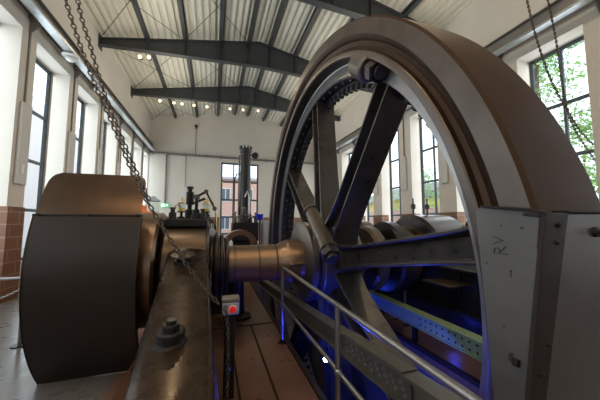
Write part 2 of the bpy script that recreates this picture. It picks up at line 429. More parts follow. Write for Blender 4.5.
# end rail / pipe on the back wall
t = thing('wall_pipe', 'long horizontal grey pipe across the back wall above its window', 'pipe', (1.7, Y1 - .1, 6.2))
MB().tube([(XL + .1, Y1 - .1, 6.2), (XR - .1, Y1 - .1, 6.22)], .075, 12).build('pipe', 'conduit', t)
for a in (-3.9, -3.0, -1.9, -.6, .4, 2.4, 3.6, 5): MB().box(a - .04, a + .04, Y1 - .19, Y1, 6.1, 6.3).build('pipe_clamp', 'conduit', t)
for (px, za, zb, r, lb) in ((-3.08, 2.9, 6.15, .05, 'vertical grey conduit dropping to the exit sign on the back wall'), (-1.88, 4.0, 6.15, .022, 'thin vertical cable from the wall pipe to a hanging control box'), (-1.3, 6.2, 8.2, .02, 'thin conduit rising from the wall pipe to a small black wall lamp')):
    o = MB().tube([(px, Y1 - .07, za), (px, Y1 - .07, zb)], r, 8).build('conduit', 'conduit'); tag(o, lb, 'conduit')
o = MB().box(-2.02, -1.74, Y1 - .22, Y1 - .02, 3.1, 4.02).build('control_box', 'ductbox', bevel=.02); tag(o, 'pale slim control box hanging on the back wall above the bearing levers', 'box')
t = thing('wall_lamp', 'small black lamp high on the blank back wall', 'lamp', (-1.3, Y1 - .1, 8.2))
MB().spin([(0, 0), (0, .09), (.12, .11), (.16, .0)], (-1.3, Y1 - .02, 8.25), (0, -1, 0), 14).build('lamp_body', 'black', t); MB().box(-1.36, -1.24, Y1 - .04, Y1, 8.1, 8.4).build('mounting_plate', 'black', t)
t = thing('exit_sign', 'small lit green emergency exit sign on the back wall', 'sign', (-3.06, Y1 - .1, 2.62))
MB().box(-3.3, -2.82, Y1 - .10, Y1 - .01, 2.62, 2.90).build('sign_panel', 'exit', t, bevel=.008)
mb = MB(); e = Y1 - .104
mb.box(-3.26, -3.06, e - .004, e, 2.66, 2.86).prism([(-3.02, e, 2.73), (-2.93, e, 2.73), (-2.93, e, 2.68), (-2.85, e, 2.76), (-2.93, e, 2.84), (-2.93, e, 2.79), (-3.02, e, 2.79)], (0, -.004, 0))
mb.build('arrow_and_door', 'signwhite', t, smooth=0)

# pilaster strips and cable covers on the piers
for i, (a, b) in enumerate(LW):
    yc = a - .28
    if not (6.5 < yc < 18): continue
    lb = ['nearest pier', 'second pier', 'third pier', 'fourth pier', 'fifth pier', 'sixth pier'][min(5, int((yc - 6.5) / 2.08))]
    t = thing('cable_cover', 'pale flat cable cover with thin conduit on the %s of the left wall' % lb, 'cable cover', (XL + .04, yc, 2.1), 'left wall cable covers')
    MB().box(XL, XL + .07, yc - .13, yc + .20, 2.5, 4.35).build('cover_plate', 'ductbox', t, bevel=.02)
    MB().box(XL, XL + .03, yc - .02, yc + .02, 4.35, 6.3).build('cable_channel', 'conduit', t)
    MB().box(XL + .07, XL + .085, yc - .04, yc + .05, 2.75, 2.95).build('warning_plate', 'white', t)
for i, (a, b) in enumerate(RW):
    yc = a - .32
    if not (2.0 < yc < 13): continue
    lb = ['pier right of the large window', 'pier behind the wheel tread', 'pier seen through the rim edge', 'pier between the two windows inside the wheel', 'pier left of the windows inside the wheel', 'far pier'][min(5, int((yc - 2.0) / 2.1))]
    t = thing('cable_cover', 'pale cable cover with thin conduit, right wall, %s' % lb, 'cable cover', (XR - .04, yc, 2.1), 'right wall cable covers')
    MB().box(XR - .07, XR, yc - .12, yc + .16, 3.0, 4.4).build('cover_plate', 'ductbox', t, bevel=.02)
    MB().box(XR - .04, XR, yc - .02, yc + .02, 4.4, 6.3).build('cable_channel', 'conduit', t)
for i, yy in enumerate((8.6, 10.65)):
    t = thing('bulkhead_lamp', ['round white lamp under the left cable tray, the nearer of two', 'round white lamp under the left cable tray, the farther of two'][i], 'lamp', (XL + .2, yy, 6.0), 'bulkhead lamps')
    MB().spin([(0, 0), (0, .2), (.03, .2), (.06, .12), (.07, 0)], (XL + .30, yy, 6.235), (0, 0, -1), 18).build('lamp_base', 'white', t)
    MB().sphere((XL + .30, yy, 6.15), .13, 1, 1, .7).build('lamp_globe', 'white', t)

# string of warm spotlights under the roof by the back wall
sp = [((160, 101), 18.3), ((174, 103), 18.3), ((182, 104), 18.3), ((194, 105.5), 18.3), ((207, 107), 18.3), ((230, 109), 18.3), ((243, 110), 18.3), ((258, 111), 18.3), ((140, 57), 13.0), ((149, 57.5), 13.0)]
def onY(u, v, Y):
    d = right * ((u - 300) / F) + up * (-(v - 200) / F) + fwd; t = Y / d.y
    return V((d.x * t, Y, H + d.z * t))
for i, ((u, v), Y) in enumerate(sp):
    for k in range(400):                        # hang it just under the sloping deck
        p = onY(u, v, 11.4 + k * .02)
        if p.z > roofz(p.x) - .24 or p.y > 19.0: break
    ttop = roofz(p.x)
    lb = ('warm ceiling spotlight at the back wall, %s in its row' % ['leftmost', 'second from left', 'third from left', 'fourth from left', 'fourth from right', 'third from right', 'second from right', 'rightmost'][i]) if i < 8 else ('warm spotlight between the rafters, the %s of the pair' % ('left one' if i == 8 else 'right one'))
    t = thing('spotlight', lb, 'spotlight', p, 'roof spotlights')
    MB().sphere((p.x, p.y - .02, p.z), .075, 1, .8, 1, 10).build('bulb', 'bulb', t)
    mb = MB().spin([(0, .05), (0, .10), (.16, .07), (.18, .0)], (p.x, p.y, p.z), (0, 1, .15), 12).cyl((p.x, p.y + .1, p.z), (p.x, p.y + .1, ttop + .01), .012, n=6); mb.build('housing', 'black', t)
def onX(u, v, X):
    d = right * ((u - 300) / F) + up * (-(v - 200) / F) + fwd; t = X / d.x
    return V((X, d.y * t, H + d.z * t))

# ------------------------------------------------------------------ flywheel on its crankshaft
YC, ZC, RW_ = 4.08, 1.06, 3.29
XF = 1.45
fw = thing('flywheel', 'huge dark steel spoked flywheel turning in a pit beside the handrail', 'flywheel', (1.81, YC, ZC))
prof = [(0, 3.27), (.02, 3.29), (.28, 3.30), (.53, 3.29), (.56, 3.26), (.56, 2.75), (.545, 2.73), (.235, 2.73), (.215, 2.745), (.21, 2.89), (.20, 2.905), (.06, 2.905), (.035, 2.915), (.03, 2.93), (.03, 2.975), (.04, 2.985), (.075, 2.995), (.085, 3.03), (.06, 3.075), (.03, 3.09), (.012, 3.115), (0, 3.13)]
rm = MB().latheX([(XF + a, b) for a, b in prof], YC, ZC, 180).build('rim', ['rimface', 'treadskin', 'groove', 'rimdark', 'flange', 'gear'], fw, smooth=28)
o_ = ROOT[rm.name]
for p in rm.data.polygons:
    c = p.center + o_; r_ = hypot(c.y - YC, c.z - ZC); xr = c.x - XF
    p.material_index = 1 if r_ > 3.275 else 2 if (2.98 < r_ < 3.125 and xr < .2) else 3 if (r_ < 2.915 and .05 < xr < .197) else 4 if (2.728 < r_ < 2.91 and .19 < xr < .234) else 5 if r_ < 2.74 else 0
# toothed barring ring on the inner side
mb = MB(); n = 112; xa, xb = XF + .40, XF + .50
ring = []
for i in range(n):
    for da, rr in ((.0, 2.62), (.4, 2.62), (.5, 2.70), (.9, 2.70)):
        ring.append((2 * pi * (i + da) / n, rr))
va = [[mb.b.verts.new((xx, YC + rr * cos(a), ZC + rr * sin(a))) for a, rr in ring] for xx in (xa, xb)]
vo = [[mb.b.verts.new((xx, YC + 2.74 * cos(a), ZC + 2.74 * sin(a))) for a, rr in ring] for xx in (xa, xb)]
L_ = len(ring)
for i in range(L_):
    j = (i + 1) % L_
    mb.b.faces.new((va[0][i], va[0][j], va[1][j], va[1][i])); mb.b.faces.new((vo[0][i], vo[1][i], vo[1][j], vo[0][j]))
    mb.b.faces.new((va[0][i], vo[0][i], vo[0][j], va[0][j])); mb.b.faces.new((va[1][i], va[1][j], vo[1][j], vo[1][i]))
gr = mb.build('barring_gear', 'gear', fw, smooth=20)
for i in range(72):
    a = 2 * pi * i / 72; rr = 2.73
    c = V((XF + .31, YC + rr * cos(a), ZC + rr * sin(a))); d = V((0, -cos(a), -sin(a)))
    MB().spin([(-.01, .028), (.02, .024), (.028, 0)], c, d, 8).build('rim_bolt', 'rimface', rm)
# spokes
XS = XF + .385
def spoke(th):
    rad = V((0, -cos(th), sin(th))); tan = V((0, sin(th), cos(th))); c = V((XS, YC, ZC))
    st = [(.50, .50, .42, .30), (.66, .38, .40, .16), (.86, .305, .37, .09), (1.2, .27, .35, .07), (2.2, .255, .33, .065), (2.6, .255, .33, .065), (2.745, .27, .33, .08)]
    rings = []
    for r, D, W, wt in st:
        f = .05 if D < .37 else .09
        P = [(-W / 2, -D / 2), (W / 2, -D / 2), (W / 2, -D / 2 + f * .6), (wt / 2, -D / 2 + f), (wt / 2, D / 2 - f), (W / 2, D / 2 - f * .6), (W / 2, D / 2), (-W / 2, D / 2), (-W / 2, D / 2 - f * .6), (-wt / 2, D / 2 - f), (-wt / 2, -D / 2 + f), (-W / 2, -D / 2 + f * .6)]
        rings.append([c + rad * r + V((a, 0, 0)) + tan * b for a, b in P])
    return MB().loft(rings)
for th in (-30, 9.5, 50, 95.5, 140, 185, 230, 278): spoke(R(th)).build('spoke', 'tread', fw, bevel=.008, seg=2, smooth=30)
# hub, end disc and joint bolts
MB().latheX([(XF + .02, .30), (XF + .02, .55), (XF + .06, .60), (XF + .66, .60), (XF + .70, .55), (XF + .70, .30)], YC, ZC, 64).build('hub', 'hub', fw, bevel=.01)
MB().latheX([(1.30, .20), (1.30, .58), (1.32, .61), (1.40, .61), (1.42, .58), (1.44, .48), (1.50, .48), (1.50, .20)], YC, ZC, 64).build('hub_disc', 'hub', fw)
def jointbolt(p, q, r, nm):
    p, q = V(p), V(q); d = (q - p).normalized()
    o = MB().spin([(0, 0), (0, r * 1.15), (.05, r * 1.25), (.06, r), ((q - p).length - .03, r), ((q - p).length - .03, r * 1.2), ((q - p).length, r * 1.2), ((q - p).length, 0)], p, d, 18).build(nm, 'hub', fw)
    hexnut(MB(), q, d, r * 1.12, r * 1.1).build('hex_nut', 'tread', o, bevel=.004)
p1, p2 = onX(311, 211, 1.40), onX(329, 251, 1.33)
jointbolt(p1, p2, .10, 'hub_joint_bolt')
# rim joint: two lugs and a bolt along the tangent, next to the upper spoke
def rimlug(th):
    rad = V((0, -cos(th), sin(th))); tan = V((0, -sin(th), -cos(th))); c = V((XF + .13, YC, ZC)) + rad * 2.82
    rings = []
    for s_, w, hh in ((-.36, .10, .10), (-.33, .14, .14), (-.05, .15, .15), (-.02, .13, .13)):
        rings.append([c + tan * s_ + V((w * cos(a) * 1.05, 0, 0)) + rad * (hh * sin(a)) for a in [2 * pi * i / 20 for i in range(20)]])
    o = MB().loft(rings).build('rim_joint_lug', 'rim', fw, bevel=.01)
    mb = MB().cyl(c + tan * -.02, c + tan * .16, .10, n=20); mb.build('joint_bolt', 'black', o)
    hexnut(MB(), c + tan * .03, tan, .125, .11).build('hex_nut', 'tread', o, bevel=.006)
rimlug(R(52.5)); rimlug(R(232.5))
# crankshaft
sp_ = [(-.62, .0), (-.62, .24), (.20, .24), (.20, .265), (.93, .265), (.99, .29), (1.10, .335), (1.305, .335), (1.305, .26), (2.3, .26), (2.3, .30), (2.4, .30), (2.4, .24), (3.9, .24), (3.9, .0)]
MB().spin([(a + .62, b) for a, b in sp_], (-.62, YC, ZC), (1, 0, 0), 48).build('crankshaft', 'shaft', fw, smooth=25)
for xx in (.30, .64, .90): MB().latheX([(xx - .012, .25), (xx - .012, .272), (xx + .012, .272), (xx + .012, .25)], YC, ZC, 48).build('shaft_ring', 'hub', fw)
hb = MB().cyl((1.06, YC, ZC), (1.28, YC, ZC), .352, n=6, phase=.26); hb.build('hexagonal_boss', 'shaft', fw, bevel=.012)
MB().latheX([(-1.0, .10), (-1.0, .70), (-.97, .735), (-.655, .735), (-.625, .70), (-.625, .10)], YC, ZC, 64).build('crank_disc', 'copper', fw, smooth=30)
mb = MB().latheX([(2.42, .25), (2.42, .50), (2.46, .54), (2.60, .54), (2.64, .50), (2.64, .25)], YC, ZC, 48); mb.build('collar', 'hub', fw)
mb = MB().latheX([(2.80, .25), (2.80, .58), (2.84, .62), (3.0, .62), (3.04, .58), (3.04, .25)], YC, ZC, 48); mb.build('eccentric', 'dark', fw)
mb = MB().latheX([(3.10, .25), (3.10, .46), (3.14, .50), (3.26, .50), (3.30, .46), (3.30, .25)], YC, ZC, 48); mb.build('eccentric_ring', 'hub', fw)

# ------------------------------------------------------------------ near main bearing with its sloping bed
mbg = thing('main_bearing', 'dark bronze bearing casting with long sloping bed under the crankshaft end', 'bearing', (-.2, 2.6, 0))
st = [(1.02, -.33, .05, .80), (1.3, -.36, .045, .79), (1.7, -.43, .04, .80), (2.1, -.47, .03, .86), (2.5, -.485, .0, .97), (2.9, -.495, -.02, 1.12), (3.3, -.50, -.045, 1.28), (3.6, -.52, -.06, 1.36)]
rings = []
for yy, xa, xb, zt in st:
    e = .05; fl_ = .07
    rings.append([(xa - fl_, yy, 0), (xb + fl_, yy, 0), (xb + fl_ * .5, yy, zt * .5), (xb, yy, zt - e * 1.6), (xb - e * .35, yy, zt - e * .5), (xb - e * 1.5, yy, zt), ((xa + xb) / 2, yy, zt + .015), (xa + e * 1.5, yy, zt), (xa + e * .35, yy, zt - e * .5), (xa, yy, zt - e * 1.6), (xa - fl_ * .5, yy, zt * .5)])
MB().loft(rings).build('sloping_bed', 'bed', mbg, bevel=.012, smooth=50)
MB().box(-.60, .0, 3.55, 4.75, 0, 1.06).box(-.62, .02, 3.45, 4.85, 0, .12).build('pedestal', 'bed', mbg, bevel=.03)
cp = MB().latheX([(-.60, .26), (-.60, .60), (-.57, .635), (-.08, .635), (-.05, .60), (-.05, .26)], YC, ZC - .01, 48, R(-8), R(188)).build('bearing_cap', 'cap', mbg, bevel=.006)
MB().box(-.575, -.075, 3.72, 4.44, 1.60, 1.715).build('cap_platform', 'black', mbg, bevel=.02)
for xx, rr in ((-.04, .42), (.02, .46), (.09, .44), (.155, .38)): MB().latheX([(xx, .27), (xx, rr - .02), (xx + .015, rr), (xx + .04, rr), (xx + .055, rr - .02), (xx + .055, .27)], YC, ZC, 48).build('thrust_collar', 'dark', mbg)
MB().latheX([(-.05, .27), (-.05, .36), (.21, .36), (.21, .27)], YC, ZC, 40).build('bush', 'shaft', mbg)
def boss(c, r, h, nm='anchor_boss'):
    o = MB().spin([(-.06, 0), (-.06, r * 1.35), (.0, r * 1.3), (.012, r * 1.02), (h, r), (h + .01, r * .9), (h + .01, 0)], c, (0, -.12, 1), 24).build(nm, 'black', mbg, bevel=.004)
    hexnut(MB(), V(c) + V((0, -.12, 1)).normalized() * (h + .01), (0, -.12, 1), r * .66, r * .5).build('hex_nut', 'dark', o, bevel=.004)
boss((-.255, 2.06, .86), .088, .075)
ol = MB().spin([(-.08, 0), (-.08, .10), (.03, .095), (.06, .06), (.06, 0)], (-.30, 3.18, 1.235), (0, -.2, 1), 20).build('oil_filler', 'dark', mbg)
MB().spin([(.075, 0), (.075, .125), (.088, .125), (.092, .03), (.13, .02), (.135, .035), (.15, .03), (.155, 0)], (-.30, 3.18, 1.235), (0, -.2, 1), 24).build('filler_lid', 'hub', ol)
MB().box(-.80, -.38, .95, 3.5, .0, .16).build('sole_plate', 'rust', mbg, bevel=.015)
# lubricators and levers on the cap
zt = 1.715
def oilcup(x_, y_, s, lab=None):
    o = MB().spin([(0, 0), (0, .05 * s), (.03 * s, .05 * s), (.04 * s, .02 * s), (.10 * s, .02 * s), (.10 * s, .065 * s), (.115 * s, .065 * s), (.115 * s, 0)], (x_, y_, zt), (0, 0, 1), 16).build('lubricator', 'black', mbg)
    MB().cyl((x_, y_, zt + .118 * s), (x_, y_, zt + .17 * s), .045 * s, n=16).build('oil', 'yellow', o)
    MB().cyl((x_, y_, zt + .116 * s), (x_, y_, zt + .24 * s), .058 * s, n=18).build('glass_cup', 'cupglass', o)
    MB().spin([(.24 * s, 0), (.24 * s, .062 * s), (.255 * s, .062 * s), (.27 * s, .02 * s), (.34 * s, .014 * s), (.36 * s, 0)], (x_, y_, zt), (0, 0, 1), 14).build('cap', 'brass', o)
oilcup(-.42, 3.96, .85); oilcup(-.10, 3.98, .85)
d = MB().spin([(0, 0), (0, .065), (.12, .06), (.14, .03), (.20, .03), (.20, .052), (.38, .052), (.39, .03), (.43, .028), (.43, .045), (.46, .045), (.47, 0)], (-.33, 4.12, zt), (0, 0, 1), 18).build('dashpot', 'black', mbg)
MB().spin([(0, 0), (0, .05), (.12, .045), (.14, .022), (.28, .022), (.28, .04), (.34, .04), (.35, 0)], (-.235, 4.05, zt), (0, 0, 1), 16).build('governor_cylinder', 'black', mbg)
for x_, y_, h_ in ((-.52, 3.9, .15), (-.24, 3.80, .11), (-.14, 3.80, .13), (-.10, 4.2, .13)):
    MB().spin([(0, 0), (0, .05), (h_ * .5, .048), (h_ * .6, .03), (h_ * .85, .028), (h_ * .85, .04), (h_, .036), (h_, 0)], (x_, y_, zt), (0, 0, 1), 14).build('valve_block', 'dark', mbg)
lv = MB().bar((-.24, 4.0, 2.02), (-.11, 4.0, 2.10), .02, .034).bar((-.11, 4.0, 2.10), (.01, 4.0, 1.86), .02, .026).bar((-.28, 4.0, 1.93), (-.12, 3.99, 2.0), .018, .035).build('lever', 'dark', mbg, bevel=.004)
mb = MB()
for c in ((-.24, 3.985, 2.02), (-.11, 3.985, 2.10), (.01, 3.985, 1.86)): mb.cyl(V(c), V(c) + V((0, .03, 0)), .032, n=12)
mb.build('pivot_pin', 'hub', lv)
MB().tube([(-.52, 3.9, 1.84), (-.46, 3.92, 1.92), (-.40, 3.98, 1.80)], .012, 6).tube([(-.13, 3.98, 1.95), (-.03, 4.05, 2.0), (.03, 4.1, 1.8), (.05, 4.1, 1.45)], .010, 6).build('oil_pipe', 'brass', mbg)

# engine frame running away behind the bearing
ef = thing('engine_frame', 'long black engine frame reaching back behind the near bearing', 'engine frame', (-.4, 7, 0))
MB().loft([[(-1.0, yy, 0), (-.15, yy, 0), (-.15, yy, h - .1), (-.25, yy, h), (-.85, yy, h), (-1.0, yy, h - .1)] for yy, h in ((4.95, 1.25), (5.4, 1.62), (6.2, 1.72), (9.2, 1.72), (9.6, 1.4))]).build('guide_casting', 'black', ef, bevel=.02)
MB().cyl((-.55, 9.4, 1.25), (-.55, 11.2, 1.25), .62, n=32).build('cylinder_barrel', 'dark', ef)
MB().cyl((-.55, 11.15, 1.25), (-.55, 11.3, 1.25), .70, n=32).build('cylinder_cover', 'black', ef)
for i in range(14):
    a = 2 * pi * i / 14; MB().cyl((-.55 + .64 * cos(a), 11.13, 1.25 + .64 * sin(a)), (-.55 + .64 * cos(a), 11.34, 1.25 + .64 * sin(a)), .03, n=6).build('cover_bolt', 'dark', ef)
MB().box(-.95, -.2, 9.5, 11, 0, .7).build('cylinder_foot', 'black', ef)

# ------------------------------------------------------------------ crank guard (big curved sheet drum on the left)
gd = thing('crank_guard', 'big dark curved sheet metal drum guard at left with bronze-tinted lid', 'guard', (-1.2, 4.0, 0))
GY, GZ, GR = 4.98, 1.13, 1.79
XA, XB = -1.68, -.75
aS = pi - math.asin((1.74 - GZ) / GR)               # seam angle (from +Y)
def band(a0, a1, r0, r1, xa, xb, n=40): return MB().latheX([(xa, r0), (xa, r1), (xb, r1), (xb, r0)], GY, GZ, n, a0, a1)
aB = pi + math.asin(GZ / GR)
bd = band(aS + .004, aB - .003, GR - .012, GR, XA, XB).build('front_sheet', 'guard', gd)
mb = MB()
for xx in (XA + .006, XB - .026):
    n = 40; A_ = []
    for i in range(n + 1):
        a = aS + (aB - aS) * i / n; A_.append((GY + (GR - .012) * cos(a), GZ + (GR - .012) * sin(a)))
    if xx < -1: poly = [(xx, yy, max(0, zz)) for yy, zz in A_] + [(xx, 5.0, 0), (xx, 5.0, 1.74)]
    else: poly = [(xx, yy, max(0, zz)) for yy, zz in A_] + [(xx, GY + (GR - .10) * cos(aB - (aB - aS) * i / n), max(0, GZ + (GR - .10) * sin(aB - (aB - aS) * i / n))) for i in range(n + 1)]
    mb.prism(poly, (.02, 0, 0))
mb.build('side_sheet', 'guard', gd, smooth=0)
# lid: curved sheet above the seam, corners rounded off
aT = pi - math.asin((2.205 - GZ) / GR)
n, m = 16, 24; mb = MB(); rows = []
for i in range(n + 1):
    f = i / n; a = aS + (aT - aS) * f
    ins = .0 if f < .7 else .085 * (1 - sqrt(max(0, 1 - ((f - .7) / .3) ** 2)))
    l, r_ = XA + .012 + ins, XB - .006 - ins
    rows.append((a, l, r_))
for rr in (GR + .004, GR - .008):
    pass
rings = []
for a, l, r_ in rows:
    o_, i_ = GR + .006, GR - .006
    top = [(l + (r_ - l) * j / m, GY + o_ * cos(a), GZ + o_ * sin(a)) for j in range(m + 1)]
    bot = [(l + (r_ - l) * j / m, GY + i_ * cos(a), GZ + i_ * sin(a)) for j in range(m, -1, -1)]
    rings.append(top + bot)
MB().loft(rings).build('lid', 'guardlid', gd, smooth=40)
sm = MB()
a = aS
sm.bar((XA - .01, GY + (GR + .004) * cos(a), GZ + (GR + .004) * sin(a)), (XB + .01, GY + (GR + .004) * cos(a), GZ + (GR + .004) * sin(a)), .014, .022).build('seam_strip', 'guard', gd, bevel=.005)
for xx in (XA + .04, (XA + XB) / 2, XB - .04): MB().spin([(0, .014), (.012, .012), (.016, 0)], (xx, GY + (GR + .014) * cos(a), GZ + (GR + .014) * sin(a)), (0, -1, 0), 8).build('seam_rivet', 'dark', gd)
mb = MB().tube([(XA, GY + (GR + .0) * cos(aS + (aB - aS) * i / 30), GZ + GR * sin(aS + (aB - aS) * i / 30)) for i in range(31)], .007, 6)
mb.build('edge_bead', 'guard', gd)
mb = MB().tube([(XB, GY + (GR + .0) * cos(aS + (aB - aS) * i / 30), GZ + GR * sin(aS + (aB - aS) * i / 30)) for i in range(31)], .007, 6)
mb.build('edge_bead', 'guard', gd)

# ------------------------------------------------------------------ hanging chains
def cat(pts, n=140):
    """Catmull-Rom polyline through pts"""
    P = [V(p) for p in pts]; P = [P[0] * 2 - P[1]] + P + [P[-1] * 2 - P[-2]]; out = []
    for i in range(1, len(P) - 2):
        for j in range(n // (len(P) - 3)):
            t = j / (n // (len(P) - 3)); a, b, c, d = P[i - 1:i + 3]
            out.append(.5 * ((2 * b) + (c - a) * t + (2 * a - 5 * b + 4 * c - d) * t * t + (3 * b - a - 3 * c + d) * t ** 3))
    return out + [P[-2]]
def chain(name, label, pts, L, w, r, n=10, sides=5):
    path = cat(pts); acc = [0]
    for a, b in zip(path, path[1:]): acc.append(acc[-1] + (b - a).length)
    def at(s):
        s = max(0, min(acc[-1] - 1e-6, s)); lo = 0
        import bisect
        lo = min(max(bisect.bisect_right(acc, s) - 1, 0), len(path) - 2); t = (s - acc[lo]) / max(1e-9, acc[lo + 1] - acc[lo]); return path[lo].lerp(path[lo + 1], t)
    pitch = L - 2.2 * r; k = int(acc[-1] / pitch); mb = MB()
    for i in range(k):
        p, q = at(i * pitch), at((i + 1) * pitch); c = (p + q) / 2; d = (q - p).normalized()
        u = d.cross(V((.3, 1, .1))).normalized(); v = d.cross(u); sd = u if i % 2 else v
        ang = .785; sd = (u * cos(ang) + v * sin(ang)) if i % 2 else (v * cos(ang) - u * sin(ang))
        h = L / 2 - r; ww = w / 2 - r; loop = []
        for j in range(n):
            t = 2 * pi * j / n; cx = cos(t); cy = sin(t)
            loop.append(c + d * ((h - ww) * (1 if cx >= 0 else -1) * (1 if abs(cx) > 1e-6 else 0) + ww * cx) + sd * (ww * cy))
        mb.tube(loop, r, sides, True)
    o = mb.build(name, 'chain', smooth=60); return tag(o, label, 'chain', 'hoist chains')
top = .0
Yc_ = 2.32
def pxs(l, Y): return [onY(u, v, Y) for u, v in l]
chain('hoist_chain', 'rusty link chain, the lower left strand crossing the guard and tied to the stop switch', pxs([(38, -100), (65.6, 0), (88, 67), (110, 118), (133, 173), (150, 206), (168, 236), (186, 264), (206, 290), (222, 308)], Yc_), .050, .038, .0060)
chain('hoist_chain', 'rusty link chain, the upper right strand running beside the other over the guard lid', pxs([(62, -100), (77.6, 0), (90, 45), (104, 92), (124, 143), (139, 178), (150, 202)], Yc_ + .06), .050, .038, .0060)
chain('hoist_chain', 'short rusty chain end hanging straight down beside the stop switch post', [onY(225, 306, 2.42), onY(228, 330, 2.42), onY(228, 370, 2.42), onY(226, 415, 2.42), onY(226, 450, 2.42)], .050, .038, .0060)
chain('hoist_chain', 'thin dark chain before the large right window, left strand', pxs([(520, -40), (527, 0), (537, 40), (551, 80), (567, 110), (583, 134), (604, 152), (640, 170)], 3.6), .075, .052, .012, 8, 4)
chain('hoist_chain', 'thin dark chain before the large right window, right strand', pxs([(541, -40), (548, 0), (556, 40), (561, 75), (567, 108), (575, 130), (588, 150), (604, 172), (630, 200)], 3.65), .075, .052, .012, 8, 4)

# ------------------------------------------------------------------ stop switch on its post
t = thing('stop_switch', 'small grey box with red stop button on a dark post', 'switch', (.165, 2.78, 0))
MB().box(.125, .225, 2.74, 2.80, 0, .80).build('post', 'black', t, bevel=.005)
MB().box(.10, .255, 2.68, 2.80, .79, .91).build('switch_box', 'grey', t, bevel=.012)
MB().box(.095, .26, 2.675, 2.805, .91, .95).build('box_cover', 'conduit', t, bevel=.01)
MB().spin([(0, 0), (0, .03), (.012, .032), (.025, .028), (.03, 0)], (.195, 2.68, .845), (0, -1, 0), 18).build('stop_button', 'red', t)
MB().spin([(0, 0), (0, .04), (.004, .04), (.004, 0)], (.195, 2.68, .845), (0, -1, 0), 18).build('button_collar', 'white', t)

# ------------------------------------------------------------------ handrail on the right of the gangway
hr = thing('handrail', 'steel tube handrail with two rails along the wheel pit', 'railing', (.95, 2, 0))
MB().tube([(.95, .50, 1.0), (.95, 3.70, 1.03), (.95, 3.74, 1.015), (.95, 3.76, .98)], .021, 12).build('top_rail', 'railsteel', hr)
MB().tube([(.95, .50, .50), (.95, 3.75, .53)], .018, 12).build('middle_rail', 'railsteel', hr)
for yy in (3.75, 1.98, .5):
    o = MB().cyl((.95, yy, 0), (.95, yy, 1.03 if yy < 3 else .99), .021, n=14).build('post', 'railsteel', hr)
    MB().spin([(0, 0), (0, .06), (.012, .06), (.016, .03), (.05, .026), (.05, 0)], (.95, yy, 0), (0, 0, 1), 16).build('foot_flange', 'dark', o)
    MB().sphere((.95, yy, .515 if yy > 3 else .51), .033, n=12).build('ball_joint', 'railsteel', o)

# ------------------------------------------------------------------ riveted girder along the pit
gi = thing('riveted_girder', 'grey-green riveted girder rising along the pit between handrail and flywheel', 'girder', (1.2, 4, .2))
ya, za, yb, zb_ = 7.3, .18, .55, .77
def gl(yy): return za + (zb_ - za) * (ya - yy) / (ya - yb)
def seg(y0, y1, x0, x1, dz0, dz1): return [[(x0, y, gl(y) + dz0), (x1, y, gl(y) + dz0), (x1, y, gl(y) + dz1), (x0, y, gl(y) + dz1)] for y in (y0, y1)]
MB().loft(seg(ya, yb, 1.21, 1.235, -.17, 0)).build('web', 'girder', gi, smooth=0)
MB().loft(seg(ya, yb, 1.16, 1.29, 0, .018)).build('top_flange', 'girder', gi, smooth=0)
MB().loft(seg(ya, yb, 1.17, 1.28, -.188, -.17)).build('bottom_flange', 'girder', gi, smooth=0)
fp = MB().loft(seg(2.35, 1.45, 1.19, 1.21, -.165, .0)).build('splice_plate', 'girder', gi, smooth=0)
MB().loft(seg(2.30, 1.5, 1.165, 1.285, .018, .03)).build('cover_strip', 'girder', gi, smooth=0)
for i in range(9):
    for j, dz in enumerate((-.05, -.085, -.12)):
        yy = 2.30 - .095 * i - .02 * j; MB().spin([(0, .015), (.008, .013), (.013, 0)], (1.19, yy, gl(yy) + dz), (-1, 0, 0), 8).build('rivet', 'railsteel', fp)
for yy in (6.9, 4.9, .9):
    MB().box(1.215, 1.265, yy - .03, yy + .03, -1.2, gl(yy) - .18).build('strut', 'girder', gi)
o = tag(MB().box(PX0, 1.32, 6.86, 6.94, -1.3, -1.2).build('pit_bracket', 'black'), 'dark steel bracket on the pit wall carrying the girder end beyond the shaft', 'bracket')
o = tag(MB().box(PX0, 1.32, 4.86, 4.94, -1.3, -1.2).build('pit_bracket', 'black'), 'dark steel bracket on the pit wall carrying the girder below the shaft', 'bracket')
o = tag(MB().box(PX0, 1.32, .86, .94, -1.3, -1.2).build('pit_bracket', 'black'), 'dark steel bracket on the pit wall carrying the girder end near the grey plates', 'bracket')

# blue spotlight in the pit
bl = thing('blue_spotlight', 'small bright blue spotlight below the girder by the pit edge', 'spotlight', (1.30, 3.08, -.02))
lp = onX(325, 359, 1.30)
MB().spin([(-.005, 0), (-.005, .028), (.07, .028), (.08, .0)], lp, (0, 1, 0), 16).build('housing', 'black', bl)
MB().sphere(lp + V((0, -.012, 0)), .026, n=14).build('lens', 'bluecore', bl)
MB().bar(lp + V((0, .05, .02)), (1.245, lp.y + .05, gl(lp.y) - .16), .02, .006, (0, 1, 0)).build('bracket', 'black', bl)

